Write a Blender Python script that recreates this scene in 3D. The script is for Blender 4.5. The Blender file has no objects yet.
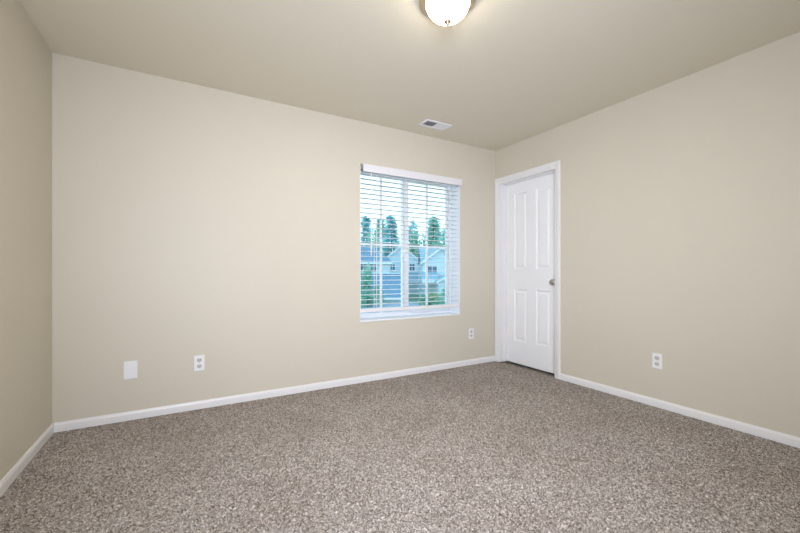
import bpy, bmesh, math, random
from mathutils import Vector, Matrix
random.seed(7)
C = bpy.context.scene.collection
SC = bpy.context.scene

# ------------------------------------------------------------------ camera
# room frame: X along the window wall, Y towards the window wall, Z up
W, D, H, YR = 3.864, 3.172, 2.44, -0.62      # width, window wall, ceiling, rear wall
cam = bpy.data.cameras.new('camera')
cam.sensor_width = 36; cam.lens = 369.5/800*36; cam.shift_y = 5.8/800; cam.clip_end = 400; cam.clip_start = 0.02
co = bpy.data.objects.new('camera', cam); C.objects.link(co)
co.location = (0.751, 0, 1.029); co.rotation_euler = (math.pi/2, 0, math.radians(-29.96))
SC.camera = co

# ------------------------------------------------------------------ world, lights, exposure
SC.view_settings.view_transform = 'Standard'
SC.view_settings.look = 'None'
SC.view_settings.gamma = 1.0
SC.view_settings.use_curve_mapping = False
SC.view_settings.exposure = 0.05
w = bpy.data.worlds.new('evening_sky'); SC.world = w; w.use_nodes = True
nt = w.node_tree; nt.nodes.clear()
out = nt.nodes.new('ShaderNodeOutputWorld'); bg = nt.nodes.new('ShaderNodeBackground')
tc = nt.nodes.new('ShaderNodeTexCoord'); sep = nt.nodes.new('ShaderNodeSeparateXYZ')
rmp = nt.nodes.new('ShaderNodeValToRGB')
nt.links.new(tc.outputs['Generated'], sep.inputs[0]); nt.links.new(sep.outputs['Z'], rmp.inputs['Fac'])
rmp.color_ramp.elements[0].position = 0.0; rmp.color_ramp.elements[0].color = (0.93, 0.98, 1.0, 1)
rmp.color_ramp.elements[1].position = 0.6; rmp.color_ramp.elements[1].color = (0.55, 0.78, 1.0, 1)
nt.links.new(rmp.outputs['Color'], bg.inputs['Color']); bg.inputs['Strength'].default_value = 2.05
nt.links.new(bg.outputs[0], out.inputs[0])

LAMP_W = 23.0
FLASH_W = 80.0
fl = bpy.data.lights.new('camera_flash', 'AREA'); fl.shape = 'RECTANGLE'; fl.size = 1.0; fl.size_y = 1.0
fl.energy = FLASH_W; fl.color = (0.90, 0.975, 1.15); fl.spread = math.radians(117)
fo = bpy.data.objects.new('camera_flash', fl); C.objects.link(fo)
fo.location = (0.80, -0.55, 1.22)
fo.rotation_euler = (math.radians(93.5), 0, math.radians(-30))

# ------------------------------------------------------------------ materials
def mat(name, col, rough=0.6, metal=0.0, spec=0.3, emit=None, strength=0, noise=None, bump=None):
    """noise=(scale, amount) value variation; bump=(scale, strength, distance)"""
    m = bpy.data.materials.new(name); m.use_nodes = True
    n = m.node_tree.nodes; l = m.node_tree.links; b = n['Principled BSDF']
    b.inputs['Base Color'].default_value = (*col, 1); b.inputs['Roughness'].default_value = rough
    b.inputs['Metallic'].default_value = metal; b.inputs['Specular IOR Level'].default_value = spec
    t = n.new('ShaderNodeTexCoord')
    if noise:
        nz = n.new('ShaderNodeTexNoise'); nz.inputs['Scale'].default_value = noise[0]; nz.inputs['Detail'].default_value = 4
        l.new(t.outputs['Object'], nz.inputs['Vector'])
        r = n.new('ShaderNodeValToRGB'); a = noise[1]
        r.color_ramp.elements[0].position = 0.3; r.color_ramp.elements[1].position = 0.7
        r.color_ramp.elements[0].color = (*[c*(1-a) for c in col], 1)
        r.color_ramp.elements[1].color = (*[min(1, c*(1+a)) for c in col], 1)
        l.new(nz.outputs['Fac'], r.inputs['Fac']); l.new(r.outputs['Color'], b.inputs['Base Color'])
    if bump:
        nb = n.new('ShaderNodeTexNoise'); nb.inputs['Scale'].default_value = bump[0]; nb.inputs['Detail'].default_value = 3
        l.new(t.outputs['Object'], nb.inputs['Vector'])
        bp = n.new('ShaderNodeBump'); bp.inputs['Strength'].default_value = bump[1]; bp.inputs['Distance'].default_value = bump[2]
        l.new(nb.outputs['Fac'], bp.inputs['Height']); l.new(bp.outputs['Normal'], b.inputs['Normal'])
    if emit:
        b.inputs['Emission Color'].default_value = (*emit, 1); b.inputs['Emission Strength'].default_value = strength
    return m

M = {}
M['wall'] = mat('beige_wall_paint', (0.655, 0.60, 0.495), 0.5, spec=0.25, noise=(1.3, 0.012), bump=(160, 0.06, 0.001))
M['ceiling'] = mat('ceiling_paint', (0.745, 0.685, 0.565), 0.9, spec=0.1, bump=(120, 0.1, 0.001))
M['trim'] = mat('white_trim_paint', (0.84, 0.82, 0.81), 0.35, spec=0.4)
M['door'] = mat('white_door_paint', (0.91, 0.905, 0.91), 0.4, spec=0.4, bump=(60, 0.03, 0.0005))
M['vinyl'] = mat('white_window_vinyl', (0.88, 0.89, 0.91), 0.35, spec=0.4)
M['reveal'] = mat('white_reveal_paint', (0.85, 0.87, 0.89), 0.6)
M['blind'] = mat('white_faux_wood', (0.82, 0.80, 0.81), 0.4, spec=0.4)
M['cord'] = mat('white_cord', (0.82, 0.81, 0.82), 0.8)
M['plate'] = mat('white_plastic', (0.86, 0.85, 0.85), 0.35, spec=0.45)
M['recept'] = mat('offwhite_receptacle', (0.62, 0.58, 0.52), 0.4)
M['slot'] = mat('dark_slot', (0.05, 0.045, 0.04), 0.7)
M['nickel'] = mat('satin_nickel', (0.50, 0.48, 0.46), 0.3, metal=1.0)
M['brass'] = mat('brushed_bronze_nickel', (0.62, 0.50, 0.36), 0.32, metal=1.0)
M['glow'] = mat('frosted_lamp_glass', (0.95, 0.93, 0.9), 0.3, emit=(1.0, 0.92, 0.72), strength=14)
_n = M['glow'].node_tree.nodes; _l = M['glow'].node_tree.links      # half of the bulb's light passes the frosted glass
_mx = _n.new('ShaderNodeMixShader'); _tr = _n.new('ShaderNodeBsdfTransparent'); _mx.inputs[0].default_value = 0.45
_l.new(_n['Principled BSDF'].outputs[0], _mx.inputs[1]); _l.new(_tr.outputs[0], _mx.inputs[2]); _l.new(_mx.outputs[0], _n['Material Output'].inputs[0])
M['vent'] = mat('white_vent_enamel', (0.82, 0.81, 0.82), 0.45)
M['duct'] = mat('grey_duct_inside', (0.26, 0.26, 0.28), 0.7)
M['dark'] = mat('unlit_closet_paint', (0.30, 0.27, 0.22), 0.8)

# glass: mostly clear, a little mirror
g = bpy.data.materials.new('window_glass'); g.use_nodes = True
n = g.node_tree.nodes; l = g.node_tree.links; n.clear()
o_ = n.new('ShaderNodeOutputMaterial'); mx = n.new('ShaderNodeMixShader'); tr = n.new('ShaderNodeBsdfTransparent'); gl = n.new('ShaderNodeBsdfGlossy')
tr.inputs['Color'].default_value = (0.86, 0.96, 0.98, 1); gl.inputs['Roughness'].default_value = 0.03
fr = n.new('ShaderNodeFresnel'); fr.inputs['IOR'].default_value = 1.35
l.new(fr.outputs[0], mx.inputs[0]); l.new(tr.outputs[0], mx.inputs[1]); l.new(gl.outputs[0], mx.inputs[2]); l.new(mx.outputs[0], o_.inputs[0])
M['glass'] = g

# carpet: speckled cut pile
def carpet():
    m = bpy.data.materials.new('speckled_carpet'); m.use_nodes = True
    n = m.node_tree.nodes; l = m.node_tree.links; b = n['Principled BSDF']
    b.inputs['Roughness'].default_value = 1.0; b.inputs['Specular IOR Level'].default_value = 0.0
    t = n.new('ShaderNodeTexCoord')
    wn = n.new('ShaderNodeTexNoise'); wn.inputs['Scale'].default_value = 90; wn.inputs['Detail'].default_value = 2
    l.new(t.outputs['Object'], wn.inputs['Vector'])
    vm = n.new('ShaderNodeMixRGB'); vm.blend_type = 'ADD'; vm.inputs[0].default_value = 0.012
    l.new(t.outputs['Object'], vm.inputs[1]); l.new(wn.outputs['Color'], vm.inputs[2])
    v = n.new('ShaderNodeTexVoronoi'); v.inputs['Scale'].default_value = 185
    l.new(vm.outputs[0], v.inputs['Vector'])
    s = n.new('ShaderNodeSeparateColor'); l.new(v.outputs['Color'], s.inputs[0])
    r = n.new('ShaderNodeValToRGB'); e = r.color_ramp.elements
    e[0].position = 0.0; e[0].color = (0.15, 0.122, 0.10, 1)
    e[1].position = 1.0; e[1].color = (0.76, 0.69, 0.635, 1)
    a = e.new(0.3); a.color = (0.335, 0.294, 0.258, 1)
    a = e.new(0.7); a.color = (0.505, 0.452, 0.412, 1)
    l.new(s.outputs[0], r.inputs['Fac'])
    # broad patches where the pile lies one way or the other
    bn = n.new('ShaderNodeTexNoise'); bn.inputs['Scale'].default_value = 2.2; bn.inputs['Detail'].default_value = 5; bn.inputs['Roughness'].default_value = 0.6
    l.new(t.outputs['Object'], bn.inputs['Vector'])
    br = n.new('ShaderNodeValToRGB')
    br.color_ramp.elements[0].position = 0.35; br.color_ramp.elements[0].color = (0.93, 0.91, 0.90, 1)
    br.color_ramp.elements[1].position = 0.65; br.color_ramp.elements[1].color = (1.05, 1.05, 1.06, 1)
    l.new(bn.outputs['Fac'], br.inputs['Fac'])
    mu = n.new('ShaderNodeMixRGB'); mu.blend_type = 'MULTIPLY'; mu.inputs[0].default_value = 1
    l.new(r.outputs['Color'], mu.inputs[1]); l.new(br.outputs['Color'], mu.inputs[2])
    l.new(mu.outputs[0], b.inputs['Base Color'])
    bp = n.new('ShaderNodeBump'); bp.inputs['Strength'].default_value = 0.5; bp.inputs['Distance'].default_value = 0.006
    l.new(s.outputs[1], bp.inputs['Height']); l.new(bp.outputs['Normal'], b.inputs['Normal'])
    return m
M['carpet'] = carpet()

# outdoors
M['siding'] = mat('pale_blue_siding', (0.58, 0.71, 0.77), 0.7, noise=(2, 0.05))
M['siding_b'] = mat('pale_grey_siding', (0.60, 0.74, 0.80), 0.7, noise=(2, 0.05))
M['roof'] = mat('slate_shingles', (0.16, 0.27, 0.36), 0.85, noise=(3, 0.2))
M['roof_pale'] = mat('blue_grey_shingles', (0.28, 0.43, 0.51), 0.85, noise=(3, 0.2))
M['fascia'] = mat('white_fascia', (0.80, 0.86, 0.88), 0.6)
M['hpane'] = mat('house_window_pane', (0.09, 0.16, 0.25), 0.15)
M['gdoor'] = mat('garage_door_white', (0.66, 0.74, 0.78), 0.5)
M['fir'] = mat('hazed_fir_needles', (0.33, 0.65, 0.57), 0.9, noise=(0.5, 0.35))  # base colour lightened, distance haze is painted into the needles
M['fir_b'] = mat('hazed_spruce_needles', (0.31, 0.63, 0.67), 0.9, noise=(0.5, 0.35))  # same here: painted haze in the colour, paler than real needles
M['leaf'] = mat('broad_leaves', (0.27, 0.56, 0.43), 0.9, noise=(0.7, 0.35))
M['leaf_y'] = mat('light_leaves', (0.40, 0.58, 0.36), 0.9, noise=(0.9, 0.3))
M['bark'] = mat('bark', (0.12, 0.09, 0.07), 0.95)
M['lawn'] = mat('lawn', (0.16, 0.32, 0.22), 0.95, noise=(0.4, 0.3))
M['road'] = mat('asphalt', (0.30, 0.36, 0.42), 0.9, noise=(0.8, 0.1))

# ------------------------------------------------------------------ helpers
def obj(name, bm, m, parent=None, smooth=False):
    me = bpy.data.meshes.new(name)
    bmesh.ops.recalc_face_normals(bm, faces=bm.faces[:])
    bm.to_mesh(me); bm.free()
    for mm in (m if isinstance(m, (list, tuple)) else [m]): me.materials.append(mm)
    if smooth:
        for p in me.polygons: p.use_smooth = True
    o = bpy.data.objects.new(name, me); C.objects.link(o)
    if parent: o.parent = parent
    return o
def struct(name, bm, m, parent=None, **k):
    o = obj(name, bm, m, parent, **k)
    if not parent: o['kind'] = 'structure'
    return o
def thing(name, label, cat, loc=(0, 0, 0), rz=0, group=None):
    o = bpy.data.objects.new(name, None); C.objects.link(o); o.empty_display_size = 0.05
    o.location = loc; o.rotation_euler = (0, 0, rz); tag(o, label, cat, group); return o
def tag(o, label, cat, group=None):
    o['label'] = label; o['category'] = cat
    if group: o['group'] = group
    return o
def dup(root, loc, rz=None, label=None):
    r = root.copy(); C.objects.link(r); r.location = loc
    if rz is not None: r.rotation_euler = (0, 0, rz)
    if label: r['label'] = label
    for ch in list(root.children):
        c = ch.copy(); C.objects.link(c); c.parent = r
        for g_ in list(ch.children):
            d = g_.copy(); C.objects.link(d); d.parent = c
    return r
def box(bm, x0, x1, y0, y1, z0, z1, mi=0):
    v = [bm.verts.new((x, y, z)) for x in (x0, x1) for y in (y0, y1) for z in (z0, z1)]
    fs = []
    for f in ((0, 1, 3, 2), (4, 6, 7, 5), (0, 4, 5, 1), (2, 3, 7, 6), (0, 2, 6, 4), (1, 5, 7, 3)):
        fc = bm.faces.new([v[i] for i in f]); fc.material_index = mi; fs.append(fc)
    return v
def bx(*a): bm = bmesh.new(); box(bm, *a); return bm
def bevel(bm, w_, seg=2):
    bmesh.ops.bevel(bm, geom=bm.edges[:], offset=w_, segments=seg, profile=0.5, affect='EDGES'); return bm
def bbx(*a, w=0.003, seg=2): return bevel(bx(*a), w, seg)
def quad(bm, *p, mi=0):
    f = bm.faces.new([bm.verts.new(q) for q in p]); f.material_index = mi; return f
def prism(bm, prof, a0, a1, fn):
    """extrude 2-D profile between a0 and a1; fn(u, v, a) -> point"""
    A = [bm.verts.new(fn(u, v, a0)) for u, v in prof]; B = [bm.verts.new(fn(u, v, a1)) for u, v in prof]
    k = len(prof)
    for i in range(k): bm.faces.new((A[i], A[(i+1) % k], B[(i+1) % k], B[i]))
    bm.faces.new(A); bm.faces.new(B[::-1])
def lathe(prof, seg=40, axis='z'):
    """prof list of (r, h)"""
    bm = bmesh.new(); rings = []
    for r, h in prof:
        if r < 1e-6: rings.append([bm.verts.new((0, 0, h))])
        else: rings.append([bm.verts.new((r*math.cos(2*math.pi*i/seg), r*math.sin(2*math.pi*i/seg), h)) for i in range(seg)])
    for a, b in zip(rings, rings[1:]):
        for i in range(seg):
            j = (i+1) % seg
            if len(a) == 1 and len(b) == 1: continue
            if len(a) == 1: bm.faces.new((a[0], b[i], b[j]))
            elif len(b) == 1: bm.faces.new((a[i], b[0], a[j]))
            else: bm.faces.new((a[i], b[i], b[j], a[j]))
    if axis == 'x':   # h runs towards -X
        bm.transform(Matrix(((0, 0, -1, 0), (1, 0, 0, 0), (0, 1, 0, 0), (0, 0, 0, 1))))
    elif axis == 'y':  # h runs towards -Y
        bm.transform(Matrix(((1, 0, 0, 0), (0, 0, -1, 0), (0, 1, 0, 0), (0, 0, 0, 1))))
    return bm

# ------------------------------------------------------------------ room shell
T = 0.225                                    # wall thickness
WX0, WX1, WZ0, WZ1 = 2.150, 3.337, 0.566, 2.04   # window opening
DY0, DY1, DZ = 2.357, 3.120, 2.057            # door opening in the right wall

def wall_with_hole(name, u0, u1, h, a0, a1, z0, z1, fn):
    """wall in (u, z) with one hole; fn(u, d, z) maps depth d in 0..T"""
    bm = bmesh.new()
    def b(ua, ub, za, zb):
        v = [bm.verts.new(fn(u, d, z)) for u in (ua, ub) for d in (0, T) for z in (za, zb)]
        for f in ((0, 1, 3, 2), (4, 6, 7, 5), (0, 4, 5, 1), (2, 3, 7, 6), (0, 2, 6, 4), (1, 5, 7, 3)):
            bm.faces.new([v[i] for i in f])
    us = [u0, a0, a1, u1]; zs = [0 if z0 > 0 else z1, z0, z1, h] if z0 > 0 else [0, z1, h]
    if z0 > 0:
        b(u0, a0, 0, h); b(a1, u1, 0, h); b(a0, a1, 0, z0); b(a0, a1, z1, h)
    else:
        b(u0, a0, 0, h); b(a1, u1, 0, h); b(a0, a1, z1, h)
    bmesh.ops.remove_doubles(bm, verts=bm.verts[:], dist=1e-5)
    return struct(name, bm, M['wall'])
wall_with_hole('wall_back', -T, W+T, H, WX0, WX1, WZ0, WZ1, lambda u, d, z: (u, D+d, z))
wall_with_hole('wall_right', YR, D, H, DY0, DY1, -1, DZ, lambda u, d, z: (W+d, u, z))
struct('wall_left', bx(-T, 0, YR, D, 0, H), M['wall'])
struct('wall_rear', bx(-T, W+T, YR-T, YR, 0, H), M['wall'])
def carpet_floor():
    import numpy as np
    rs = np.random.RandomState(3); st_ = 0.0052
    nx, ny = int(W/st_)+1, int((D-YR)/st_)+1
    gx = np.linspace(0, W, nx); gy = np.linspace(YR, D, ny)
    X, Y = np.meshgrid(gx, gy)
    X = X+rs.uniform(-.4, .4, X.shape)*st_; Y = Y+rs.uniform(-.4, .4, Y.shape)*st_
    X[:, 0] = 0; X[:, -1] = W; Y[0] = YR; Y[-1] = D
    Z = rs.uniform(-0.011, 0.002, X.shape)
    co_ = np.stack([X, Y, Z], -1).reshape(-1, 3).astype(np.float32)
    i = np.arange(nx*ny).reshape(ny, nx)
    q = np.stack([i[:-1, :-1], i[:-1, 1:], i[1:, 1:], i[1:, :-1]], -1).reshape(-1, 4)
    nv = len(co_)
    ex = np.array([(-T, YR-T, -.012), (W+1.1, YR-T, -.012), (W+1.1, D+T, -.012), (-T, D+T, -.012), (-T, YR-T, -.12), (W+1.1, YR-T, -.12), (W+1.1, D+T, -.12), (-T, D+T, -.12)], np.float32)
    fq = np.array([(0, 1, 2, 3), (7, 6, 5, 4), (0, 4, 5, 1), (1, 5, 6, 2), (2, 6, 7, 3), (3, 7, 4, 0)])+nv
    V = np.concatenate([co_, ex]); Q = np.concatenate([q, fq]).astype(np.int32)
    me = bpy.data.meshes.new('floor'); me.vertices.add(len(V)); me.vertices.foreach_set('co', V.ravel())
    me.loops.add(Q.size); me.loops.foreach_set('vertex_index', Q.ravel())
    me.polygons.add(len(Q)); me.polygons.foreach_set('loop_start', np.arange(0, Q.size, 4, dtype=np.int32)); me.update(calc_edges=True)
    me.materials.append(M['carpet'])
    o = bpy.data.objects.new('floor', me); C.objects.link(o); o['kind'] = 'structure'
carpet_floor()
struct('ceiling', bx(-T, W+1.1, YR-T, D+T, H, H+0.12), M['ceiling'])
# closet behind the door
bm = bmesh.new(); box(bm, W+1.0, W+1.1, 1.9, D+T, 0, H); box(bm, W+T, W+1.0, 1.8, 1.9, 0, H); box(bm, W+T, W+1.0, D+0.1, D+T, 0, H)
struct('wall_closet', bm, M['dark'])

# baseboards with an eased top edge
BH, BT = 0.060, 0.012
prof = [(0, 0), (BT, 0), (BT, BH*0.72), (BT*0.75, BH*0.86), (BT*0.45, BH), (0, BH)]
def baseboard(name, a0, a1, fn):
    bm = bmesh.new(); prism(bm, prof, a0, a1, fn); struct(name, bm, M['trim'])
baseboard('baseboard_back', BT, W-0.0175, lambda u, v, a: (a, D-u, v))
baseboard('baseboard_left', YR+BT, D, lambda u, v, a: (u, a, v))
baseboard('baseboard_right', YR+BT, DY0-0.050, lambda u, v, a: (W-u, a, v))
baseboard('baseboard_rear', 0, W, lambda u, v, a: (a, YR+u, v))

# ------------------------------------------------------------------ door with casing
CW = 0.050
bm = bmesh.new()
cp = [(0, 0), (0.007, 0), (0.011, 0.010), (0.017, 0.024), (0.017, CW-0.005), (0.014, CW), (0, CW)]   # (off wall, from opening outwards)
y0, y1, zt = DY0, DY1, DZ
rows = [[bm.verts.new(p) for p in ((W-u, y0-v, 0), (W-u, y0-v, zt+v), (W-u, y1+v, zt+v), (W-u, y1+v, 0))] for u, v in cp]
for a, b in zip(rows, rows[1:]+rows[:1]):
    for q in range(3): bm.faces.new((a[q], a[q+1], b[q+1], b[q]))
for q in (0, 3): bm.faces.new([r[q] for r in rows])
struct('trim_1', bm, M['trim'])                     # door casing
bm = bmesh.new()                                      # jamb lining with door stop
J = 0.016
box(bm, W-0.002, W+T, y0, y0+J, 0, zt); box(bm, W-0.002, W+T, y1-J, y1, 0, zt); box(bm, W-0.002, W+T, y0+J, y1-J, zt-J, zt)
box(bm, W+0.062, W+0.096, y0+J, y0+J+0.010, 0, zt-J); box(bm, W+0.062, W+0.096, y1-J-0.010, y1-J, 0, zt-J); box(bm, W+0.062, W+0.096, y0+J+.01, y1-J-.01, zt-J-0.010, zt-J)
struct('trim_2', bm, M['trim'])

door = thing('door_1', 'white four panel door in white casing on the right wall', 'door', (W+0.098, (y0+y1)/2, 0)); door['kind'] = 'structure'
LW = (y1-y0-2*J)/2-0.003; ZB, ZT = 0.006, zt-J-0.003
st, md = 0.122, 0.120
PW = (2*LW-2*st-md)/2
ys = [-LW, -LW+st, -LW+st+PW, LW-st-PW, LW-st, LW]; zs = [ZB, 0.261, 0.838, 1.064, 1.911, ZT]
bm = bmesh.new()
gv = [[bm.verts.new((0, y, z)) for z in zs] for y in ys]
panels = []
for i in range(5):
    for k in range(5):
        f = bm.faces.new((gv[i][k], gv[i][k+1], gv[i+1][k+1], gv[i+1][k]))
        if i in (1, 3) and k in (1, 3): panels.append(f)
bmesh.ops.recalc_face_normals(bm, faces=bm.faces[:])
if bm.faces[0].normal.x > 0: bmesh.ops.reverse_faces(bm, faces=bm.faces[:])
for f in panels:
    for th, dep in ((0.006, -0.008), (0.014, -0.004), (0.012, 0.0), (0.022, 0.008)):
        r = bmesh.ops.inset_region(bm, faces=[f], thickness=th, depth=0)
        for v in f.verts: v.co.x -= dep
    # f is the raised centre field
ex = bmesh.ops.extrude_edge_only(bm, edges=[e for e in bm.edges if e.is_boundary])
for v in [x for x in ex['geom'] if isinstance(x, bmesh.types.BMVert)]: v.co.x = 0.035
bmesh.ops.holes_fill(bm, edges=[e for e in bm.edges if e.is_boundary])
obj('door_leaf', bm, M['door'], door)
kn = obj('door_knob', lathe([(0, 0), (0.033, 0), (0.033, 0.004), (0.030, 0.009), (0.014, 0.012), (0.0115, 0.02), (0.0115, 0.030), (0.019, 0.036), (0.026, 0.044), (0.0275, 0.053), (0.025, 0.061), (0.017, 0.066), (0, 0.068)], 32, 'x'), M['nickel'], door, smooth=True)
kn.location = (0, -LW+0.062, 0.93); kn.scale = (1.0, 1.08, 1.08); kn['label'] = 'round satin nickel door knob'

# ------------------------------------------------------------------ window
WF = D+0.150                                          # face of the vinyl frame
win = thing('window_1', 'white vinyl slider window with grilles in the beige back wall', 'window', ((WX0+WX1)/2, WF, WZ0)); win['kind'] = 'structure'
hw = (WX1-WX0)/2; hh = WZ1-WZ0
def ring(bm, x0, x1, z0, z1, t, y0, y1, tb=None):
    tb = tb or t
    box(bm, x0, x0+t, y0, y1, z0, z1); box(bm, x1-t, x1, y0, y1, z0, z1)
    box(bm, x0+t, x1-t, y0, y1, z0, z0+tb); box(bm, x0+t, x1-t, y0, y1, z1-t, z1)
bm = bmesh.new(); ring(bm, -hw, hw, 0.012, hh, 0.022, 0, 0.066, 0.022); obj('window_frame', bm, M['vinyl'], win)
for s, ya, yb in ((-1, 0.008, 0.034), (1, 0.036, 0.062)):
    xa, xb = (-hw+0.022, 0.032) if s < 0 else (-0.032, hw-0.022)
    z0_, z1_ = 0.034, hh-0.022; ga, gb = (xa+0.022, xb-0.060) if s < 0 else (xa+0.060, xb-0.022); gz0, gz1 = z0_+0.024, z1_-0.03
    bm = bmesh.new()
    box(bm, xa, ga, ya, yb, z0_, z1_); box(bm, gb, xb, ya, yb, z0_, z1_); box(bm, ga, gb, ya, yb, z0_, gz0); box(bm, ga, gb, ya, yb, gz1, z1_)
    sa = obj('sash', bm, M['vinyl'], win)
    ym = (ya+yb)/2
    bm = bmesh.new(); box(bm, ga, gb, ym-0.002, ym+0.002, gz0, gz1); obj('pane', bm, M['glass'], sa)
    xm = (ga+gb)/2; zm = 1.308-WZ0
    bm = bmesh.new(); box(bm, xm-0.010, xm+0.010, ym-0.009, ym+0.009, gz0, gz1); box(bm, ga, gb, ym-0.0085, ym+0.0085, zm-0.010, zm+0.010)
    obj('grille', bm, M['vinyl'], sa)
obj('sash_latch', bbx(-0.005, 0.03, -0.010, 0.009, hh/2-0.05, hh/2+0.0, w=0.004), M['vinyl'], win)
# white drywall reveal lining and sill board
bm = bmesh.new(); L = 0.006
box(bm, -hw, -hw+L, -0.148, 0, 0.012, hh); box(bm, hw-L, hw, -0.148, 0, 0.012, hh); box(bm, -hw+L, hw-L, -0.148, 0, hh-L, hh)
obj('reveal_lining', bm, M['reveal'], win)
obj('window_sill', bbx(-hw, hw, -0.156, 0.0, -0.002, 0.012, w=0.003), M['vinyl'], win)

# ------------------------------------------------------------------ blind
BX0, BX1 = WX0+0.012, WX1-0.012; bw = (BX1-BX0)/2
BY = D+0.036
bl = thing('window_blind', 'white two inch slat blind lowered with open slats in the window', 'blind', ((BX0+BX1)/2, BY, WZ1))
bm = bmesh.new()
box(bm, -bw, bw, -0.025, 0.025, -0.052, -0.009)
obj('headrail', bm, M['blind'], bl)
bm = bevel(bx(-bw+0.012, bw+0.026, -0.056, -0.044, -0.068, 0.004), 0.003)
obj('valance', bm, M['blind'], bl)
obj('valance_bracket', bx(-bw-0.009, -bw+0.008, -0.054, 0.01, -0.058, 0.0), M['nickel'], bl)
ztop = 1.962-WZ1; zbot = 0.694-WZ1+0.03; NS = 28
bm = bmesh.new()
for i in range(NS):
    z = ztop+(zbot-ztop)*i/(NS-1)
    pr = [(-0.025, -0.001), (-0.012, 0.0012), (0, 0.002), (0.012, 0.0012), (0.025, -0.001), (0.025, -0.0036), (0.012, -0.0014), (0, -0.0006), (-0.012, -0.0014), (-0.025, -0.0036)]
    prism(bm, pr, -bw, bw, lambda u, v, a, z=z: (a, u, z+v))
obj('slats', bm, M['blind'], bl)
zr = 0.670-WZ1
obj('bottom_rail', bbx(-bw, bw, -0.026, 0.026, zr-0.021, zr+0.013, w=0.004), M['blind'], bl)
for x in (-bw+0.165, -0.10, bw-0.12):
    bm = bmesh.new()
    for y in (-0.028, 0.028): box(bm, x-0.0022, x+0.0022, y-0.001, y+0.001, zr, -0.05)
    box(bm, x+0.006, x+0.0085, -0.001, 0.001, zr, -0.05)
    obj('ladder_cord', bm, M['cord'], bl)
wd = obj('tilt_wand', lathe([(0, -0.80), (0.007, -0.798), (0.0075, -0.70), (0.0055, -0.68), (0.0055, -0.02), (0.003, -0.01), (0.003, 0.01), (0, 0.01)], 12), M['cord'], bl, smooth=True)
wd.location = (-bw+0.103, -0.036, -0.052)

# ------------------------------------------------------------------ outlets and plates
def outlet(loc, rz, label):
    t = thing('power_outlet', label, 'outlet', loc, rz, 'duplex power outlets')
    obj('cover_plate', bbx(-0.035, 0.035, -0.006, 0, -0.058, 0.058, w=0.0025), M['plate'], t)
    for z in (0.0225, -0.0225):
        bm = bmesh.new(); k = 20; R = 0.0175; pts = []
        for i in range(k):
            a = 2*math.pi*i/k; pts.append((R*math.cos(a), max(-0.0135, min(0.0135, R*math.sin(a)))+z))
        A = [bm.verts.new((p[0], -0.006, p[1])) for p in pts]; B = [bm.verts.new((p[0], -0.0085, p[1])) for p in pts]
        for i in range(k): bm.faces.new((A[i], A[(i+1) % k], B[(i+1) % k], B[i]))
        bm.faces.new(B)
        rc = obj('receptacle', bm, M['recept'], t)
        bm = bmesh.new()
        box(bm, -0.0078, -0.0052, -0.0092, -0.0080, z-0.002, z+0.007); box(bm, 0.0052, 0.0078, -0.0092, -0.0080, z-0.001, z+0.006); box(bm, -0.002, 0.002, -0.0092, -0.0080, z-0.0105, z-0.006)
        obj('socket_slots', bm, M['slot'], rc)
    s = obj('screw', lathe([(0.0035, 0), (0.003, 0.0015), (0, 0.0018)], 12, 'y'), M['nickel'], t); s.location = (0, -0.006, 0)
    return t
o1 = outlet((0.831, D, 0.345), 0, 'white duplex outlet on the back wall beside the blank plate')
dup(o1, (3.493, D, 0.346), 0, 'white duplex outlet on the back wall between window and door')
dup(o1, (W, 1.463, 0.352), -math.pi/2, 'white duplex outlet alone on the right wall past the door')
t = thing('blank_plate', 'white blank cover plate low on the back wall, left of the outlet', 'cover plate', (0.411, D, 0.349))
obj('plate', bbx(-0.040, 0.040, -0.007, 0, -0.063, 0.063, w=0.003), M['plate'], t)
for z in (-0.042, 0.042):
    s = obj('screw', lathe([(0.0035, 0), (0.003, 0.0015), (0, 0.0018)], 12, 'y'), M['plate'], t); s.location = (0, -0.007, z)

# ------------------------------------------------------------------ ceiling vent
vx0, vx1, vy0, vy1 = 2.660, 2.951, 2.816, 2.961
v = thing('ceiling_vent', 'white rectangular ceiling register near the window, louvers angled two ways', 'vent', ((vx0+vx1)/2, (vy0+vy1)/2, H))
hx, hy = (vx1-vx0)/2, (vy1-vy0)/2
obj('backing', bx(-hx+0.02, hx-0.02, -hy+0.02, hy-0.02, -0.0012, -0.0004), M['duct'], v)
bm = bmesh.new(); ri = 0.024
box(bm, -hx, hx, -hy, -hy+ri, -0.009, 0); box(bm, -hx, hx, hy-ri, hy, -0.009, 0)
box(bm, -hx, -hx+ri, -hy+ri, hy-ri, -0.009, 0); box(bm, hx-ri, hx, -hy+ri, hy-ri, -0.009, 0); box(bm, -0.004, 0.004, -hy+ri, hy-ri, -0.009, 0)
bevel(bm, 0.0015, 1); obj('frame', bm, M['vent'], v)
for side in (-1, 1):
    bm = bmesh.new(); k = 9
    for i in range(k):
        x = side*(0.010+(hx-ri-0.014)*(i+0.5)/k); d_ = 0.0055*side
        p = [(x-d_, -hy+ri, -0.002), (x+d_, -hy+ri, -0.0105), (x+d_, hy-ri, -0.0105), (x-d_, hy-ri, -0.002)]
        q = [(a+0.0009, b, c) for a, b, c in p]
        A = [bm.verts.new(z) for z in p]; B = [bm.verts.new(z) for z in q]
        for j in range(4): bm.faces.new((A[j], A[(j+1) % 4], B[(j+1) % 4], B[j]))
        bm.faces.new(A); bm.faces.new(B[::-1])
    obj('louver_bank', bm, M['vent'], v)
lv = obj('damper_lever', bx(-0.003, 0.003, -0.004, 0.004, -0.018, -0.009), M['vent'], v); lv.location = (hx-0.018, 0, 0)

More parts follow.
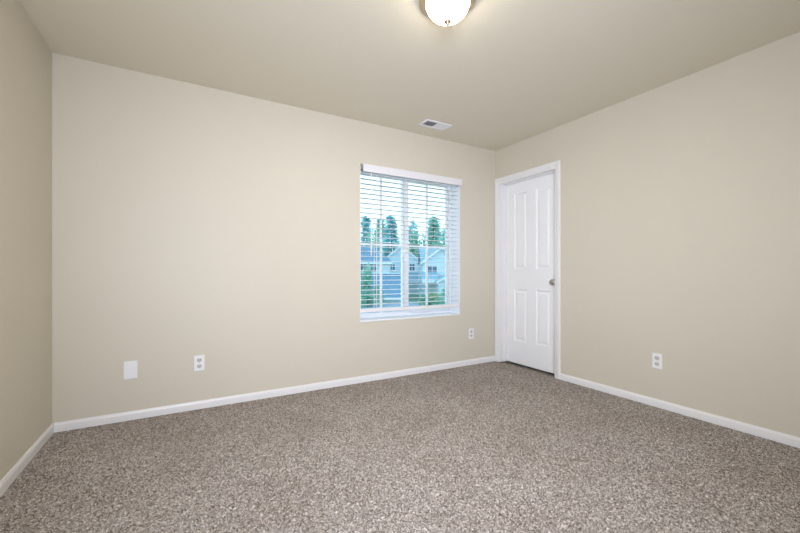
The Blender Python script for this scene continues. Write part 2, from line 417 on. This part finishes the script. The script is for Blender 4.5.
# ------------------------------------------------------------------ ceiling light
LX, LY = 1.908, 1.518
cl = thing('ceiling_light', 'flush mount ceiling light, glowing frosted bowl in a bronze rim', 'ceiling light', (LX, LY, H))
obj('rim', lathe([(0.122, 0), (0.138, -0.002), (0.145, -0.010), (0.145, -0.022), (0.141, -0.029), (0.130, -0.034), (0.119, -0.040), (0.110, -0.041), (0.110, -0.012)], 64), M['brass'], cl, smooth=True)
bp = [(0.1115*r, -0.036-0.087*d) for r, d in ((1, 0), (0.985, .14), (0.94, .30), (0.87, .45), (0.77, .60), (0.64, .74), (0.48, .86), (0.30, .945), (0.14, .985), (0, 1))]
obj('glass_bowl', lathe(bp, 64), M['glow'], cl, smooth=True)
obj('finial', lathe([(0, -0.120), (0.017, -0.1215), (0.0205, -0.127), (0.017, -0.133), (0.009, -0.137), (0.009, -0.141), (0.005, -0.147), (0, -0.149)], 20), M['brass'], cl, smooth=True)
bd = bpy.data.lights.new('bulb', 'AREA'); bd.shape = 'DISK'; bd.size = 0.19; bd.energy = LAMP_W; bd.color = (1.0, 0.95, 0.80)
bo = bpy.data.objects.new('bulb', bd); C.objects.link(bo); bo.parent = cl; bo.location = (0, 0, -0.045)   # shines down out of the bowl

# ------------------------------------------------------------------ outdoors
GZ = -3.4
fw = Vector((0.5, math.sqrt(3)/2, 0)); rt = Vector((math.sqrt(3)/2, -0.5, 0)); E0 = Vector((0.735, 0, 0))
def P(x, d, z=GZ):                       # x metres to the right, d metres out along the view across the street
    q = E0+rt*x+fw*d; return (q.x, q.y, z)
YAW = math.radians(-30)
bm = bmesh.new(); quad(bm, P(-60, 8, GZ), P(60, 8, GZ), P(130, 160, GZ), P(-130, 160, GZ))
struct('ground', bm, M['lawn'])
bm = bmesh.new(); box(bm, -60, 60, 35, 44.5, 0.0, 0.03); box(bm, -4.6, 2.6, 44.5, 53.0, 0.0, 0.03); r_ = struct('road', bm, M['road']); r_.location = P(0, 0); r_.rotation_euler.z = YAW

def house_window(parent, x, z, wd_, ht, y=0.0):
    bm = bmesh.new(); t_ = 0.12
    ring(bm, x-wd_/2-t_, x+wd_/2+t_, z-t_, z+ht+t_, t_, y-0.08, y+0.02)
    box(bm, x-0.04, x+0.04, y-0.06, y+0.02, z, z+ht)
    f = obj('window', bm, M['fascia'], parent)
    obj('pane', bx(x-wd_/2, x+wd_/2, y-0.03, y+0.02, z, z+ht), M['hpane'], f)
def gable_front(bmw, bmr, bmf, x0, x1, y0, y1, ze, zr, ov=0.35, z0=0.0):
    """gable facing the street: walls into bmw, roof slabs into bmr, white rake boards into bmf"""
    xm = (x0+x1)/2
    prism(bmw, [(x0, z0), (x1, z0), (x1, ze), (xm, zr), (x0, ze)], y0, y1, lambda u, v, a: (u, a, v))
    sl = (zr-ze)/(xm-x0)
    for s in (-1, 1):
        xe = xm+s*((x1-x0)/2+ov); zz = ze-ov*sl
        prism(bmr, [(xm, zr+0.02), (xe, zz+0.02), (xe, zz+0.22), (xm, zr+0.24)], y0-ov, y1, lambda u, v, a: (u, a, v))
        prism(bmf, [(xm, zr-0.12), (xe, zz-0.12), (xe, zz+0.24), (xm, zr+0.26)], y0-ov-0.06, y0-ov, lambda u, v, a: (u, a, v))
def shed_roof(bm, x0, x1, y0, z0, y1, z1, t_=0.18):
    prism(bm, [(y0, z0), (y1, z1), (y1, z1+t_), (y0, z0+t_)], x0, x1, lambda u, v, a: (a, u, v))

# left house: hipped roof, low porch wing
hA = thing('house', 'pale blue house with dark hipped roof, leftmost of the houses across the street', 'house', P(0, 60), YAW, 'houses across the street')
wall_, roof_, fas_ = bmesh.new(), bmesh.new(), bmesh.new()
box(wall_, -12, -1.7, 0, 9, 0, 6.1)
x0, x1, ya, yb, ze, zr = -12.5, -1.2, -0.5, 9.5, 6.0, 9.0
e = [roof_.verts.new(p) for p in ((x0, ya, ze), (x1, ya, ze), (x1, yb, ze), (x0, yb, ze), (x0+4, (ya+yb)/2, zr), (x1-3.2, (ya+yb)/2, zr))]
for f in ((0, 1, 5, 4), (1, 2, 5), (2, 3, 4, 5), (3, 0, 4), (0, 3, 2, 1)): roof_.faces.new([e[i] for i in f])
shed_roof(roof_, -8.2, 0.2, -7, 0.6, 0, 4.1)
box(wall_, -8.0, 0.0, -6.6, 0, 0, 0.9)
box(fas_, -12.5, -1.2, -0.56, -0.5, 5.75, 6.05); box(fas_, -8.2, 0.2, -7.06, -7.0, 0.45, 0.8); box(fas_, -8.2, 0.2, -0.12, 0.0, 4.0, 4.35)
obj('wall', wall_, M['siding'], hA); obj('roof', roof_, M['roof'], hA); obj('fascia', fas_, M['fascia'], hA)
for x in (-6.0, -4.4): house_window(hA, x, 4.55, 1.0, 1.2)
house_window(hA, -9.5, 4.5, 1.1, 1.2)
# middle house: tall gable with small window
hB = thing('house', 'pale house with white trimmed gable and small square window, middle of the houses', 'house', P(0, 73), YAW, 'houses across the street')
wall_, roof_, fas_ = bmesh.new(), bmesh.new(), bmesh.new()
gable_front(wall_, roof_, fas_, -3.6, 4.0, 0, 10, 6.5, 9.6)
shed_roof(roof_, 0.4, 3.9, -1.2, 2.6, 0, 4.2)
obj('fascia', bx(0.4, 3.9, -1.26, -1.2, 2.4, 2.75), M['fascia'], hB)
obj('wall', wall_, M['siding_b'], hB); obj('roof', roof_, M['roof_pale'], hB); obj('fascia', fas_, M['fascia'], hB)
house_window(hB, 2.35, 4.65, 1.0, 1.4); house_window(hB, -1.5, 4.9, 0.9, 1.1)
# right house: long main roof with a street gable and garage
hC = thing('house', 'blue grey house with long roof and wide gable, rightmost of the houses', 'house', P(0, 60), YAW, 'houses across the street')
wall_, roof_, fas_ = bmesh.new(), bmesh.new(), bmesh.new()
box(wall_, 3.5, 15, 2.2, 11, 0, 6.1)
shed_roof(roof_, 3.4, 15.2, 1.6, 5.9, 6.6, 8.7); shed_roof(roof_, 3.4, 15.2, 11.6, 5.9, 6.6, 8.7)
gable_front(wall_, roof_, fas_, 3.6, 9.9, 0, 6, 6.0, 8.35)
prism(wall_, [(5.7, 0), (9.6, 0), (9.6, 3.0), (7.65, 4.1), (5.7, 3.0)], -5, 0, lambda u, v, a: (u, a, v))
shed_roof(roof_, 3.4, 6.0, -2.6, 3.0, 0, 4.3)
fas2 = bmesh.new()
for s in (-1, 1):
    prism(roof_, [(7.65, 4.12), (7.65+s*2.3, 2.85), (7.65+s*2.3, 3.05), (7.65, 4.32)], -5.3, 0, lambda u, v, a: (u, a, v))
    prism(fas2, [(7.65, 4.0), (7.65+s*2.3, 2.72), (7.65+s*2.3, 3.05), (7.65, 4.32)], -5.36, -5.3, lambda u, v, a: (u, a, v))
obj('fascia', bx(3.4, 5.5, -2.66, -2.6, 2.8, 3.2), M['fascia'], hC)
obj('fascia', fas2, M['fascia'], hC); obj('wall', wall_, M['siding'], hC); obj('roof', roof_, M['roof_pale'], hC); obj('fascia', fas_, M['fascia'], hC)
house_window(hC, 5.2, 4.4, 1.5, 1.1); house_window(hC, 8.2, 4.6, 1.3, 1.0)
obj('garage_door', bx(6.3, 9.0, -5.05, -4.95, 0.05, 2.3), M['gdoor'], hC)

def tufts(bm, n_, fn, s0, s1):
    for i in range(n_):
        p, d_ = fn(); s = random.uniform(s0, s1)
        d_ = Vector(d_); d_.normalize()
        a = d_.cross(Vector((random.uniform(-1, 1), random.uniform(-1, 1), random.uniform(-1, 1)))); a.normalize()
        b = d_*random.uniform(1.1, 1.9)
        p = Vector(p)
        bm.faces.new([bm.verts.new(q) for q in (p-a*s*0.5, p+a*s*0.5, p+b*s+a*s*0.12, p+b*s-a*s*0.12)])
def conifer(x, d, h, r, label, m, n_=420, base=0.12):
    x = (x-400)*d/375; h = 4.43+(272-h)*d/370; r = r*d/375
    t = thing('conifer_tree', label, 'tree', P(x, d), random.uniform(0, 6), 'conifers behind the houses')
    obj('trunk', lathe([(0.035*r+0.12, 0), (0.02*r+0.09, h*0.5), (0.02, h*0.97), (0, h*0.98)], 8), M['bark'], t)
    bm = bmesh.new()
    def f():
        k = random.random()**1.25; z = h*(base+(1-base)*k)
        tier = 0.6+0.4*(1-((z*0.8) % 1.0))
        rr = 1.2*r*(1-k)**0.85*tier*math.sqrt(random.uniform(0.15, 1)); a = random.uniform(0, 6.283)
        return (rr*math.cos(a), rr*math.sin(a), z), (math.cos(a), math.sin(a), random.uniform(-0.5, 0.15))
    tufts(bm, n_, f, 0.4, 1.0)
    tufts(bm, 14, lambda: ((0, 0, h*random.uniform(0.93, 0.985)), (random.uniform(-.4, .4), random.uniform(-.4, .4), 1)), 0.2, 0.4)
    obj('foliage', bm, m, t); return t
def bush(name, x, d, h, r, label, m, n_=260, cat='bush', group='shrubs along the street', trunk=False):
    t = thing(name, label, cat, P(x, d), random.uniform(0, 6), group)
    hb = h*0.30 if trunk else 0.0
    obj('trunk' if trunk else 'stem', lathe([(0.12 if trunk else 0.05, 0), (0.08 if trunk else 0.03, h*0.5), (0, h*0.7)], 8), M['bark'], t)
    blobs = [(random.uniform(-.45, .45)*r, random.uniform(-.45, .45)*r, hb+(h-hb)*random.uniform(0.3, 0.72), random.uniform(0.5, 0.62)) for _ in range(6)]
    bm = bmesh.new()
    def f():
        bx_, by_, bz_, s = random.choice(blobs)
        u = Vector((random.gauss(0, 1), random.gauss(0, 1), random.gauss(0, 1))); u.normalize(); q = random.uniform(0.55, 0.95)
        p = (bx_+u.x*r*s*q, by_+u.y*r*s*q, max(0.08, bz_+u.z*(h-hb)*0.36*q))
        return p, (u.x, u.y, u.z+0.3)
    tufts(bm, n_, f, 0.10*r+0.05, 0.22*r+0.08)
    obj('foliage', bm, m, t); return t
# pixels of angle to the right, distance, angle of the top, crown half width
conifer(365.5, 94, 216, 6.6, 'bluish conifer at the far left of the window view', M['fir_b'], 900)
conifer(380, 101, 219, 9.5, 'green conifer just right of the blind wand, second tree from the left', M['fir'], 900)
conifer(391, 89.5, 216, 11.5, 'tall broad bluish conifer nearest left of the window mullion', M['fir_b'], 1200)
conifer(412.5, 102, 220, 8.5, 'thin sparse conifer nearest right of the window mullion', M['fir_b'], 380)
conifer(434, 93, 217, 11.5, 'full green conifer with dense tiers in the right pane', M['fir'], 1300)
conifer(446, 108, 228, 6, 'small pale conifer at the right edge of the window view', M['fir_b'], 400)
def plant(kind, px, d, top, r, *a):
    bush(kind, (px-400)*d/375, d, 4.43+(272-top)*d/370, r*d/375, *a)
LT = ('tree', 'leafy trees behind the houses', True)
plant('leafy_tree', 368, 74, 234, 7, 'round green tree behind the dark hipped roof', M['leaf'], 500, *LT)
plant('leafy_tree', 375.5, 85, 231, 6.5, 'slim green tree showing between the left conifers', M['leaf'], 420, *LT)
plant('leafy_tree', 415, 90, 233, 9, 'low green tree under the thin conifer', M['leaf'], 600, *LT)
plant('leafy_tree', 424, 86.5, 234, 6.5, 'low green tree touching the left side of the dense conifer', M['leaf'], 500, *LT)
plant('leafy_tree', 443, 82, 236, 11, 'wide low green tree below the right edge conifers', M['leaf'], 600, *LT)
plant('shrub', 365.5, 51.3, 263, 6.5, 'tall full green shrub in front of the hipped roof house', M['leaf'], 800)
plant('shrub', 367, 47, 291, 7, 'low wide green shrub in front of the tall full shrub', M['leaf'], 500)
plant('shrub', 376, 52, 284, 3.5, 'green shrub right beside the tall full shrub', M['leaf'], 300)
plant('shrub', 381, 49, 289, 5, 'low green shrub in front of the dark porch roof', M['leaf'], 260)
plant('shrub', 424, 52, 295, 5.5, 'small green shrub below the house gable trim', M['leaf'], 260)
plant('shrub', 434.5, 50, 292, 7, 'yellow green shrub near the garage', M['leaf_y'], 300)
plant('shrub', 444, 52.5, 284, 4.5, 'tall green shrub at the right edge of the window view', M['leaf'], 260)
plant('shrub', 428, 46.5, 301, 6, 'low round green shrub closest to the road on the right', M['leaf'], 400)
plant('shrub', 441, 46.5, 299, 7, 'low wide green shrub closest to the road at the far right', M['leaf'], 400)
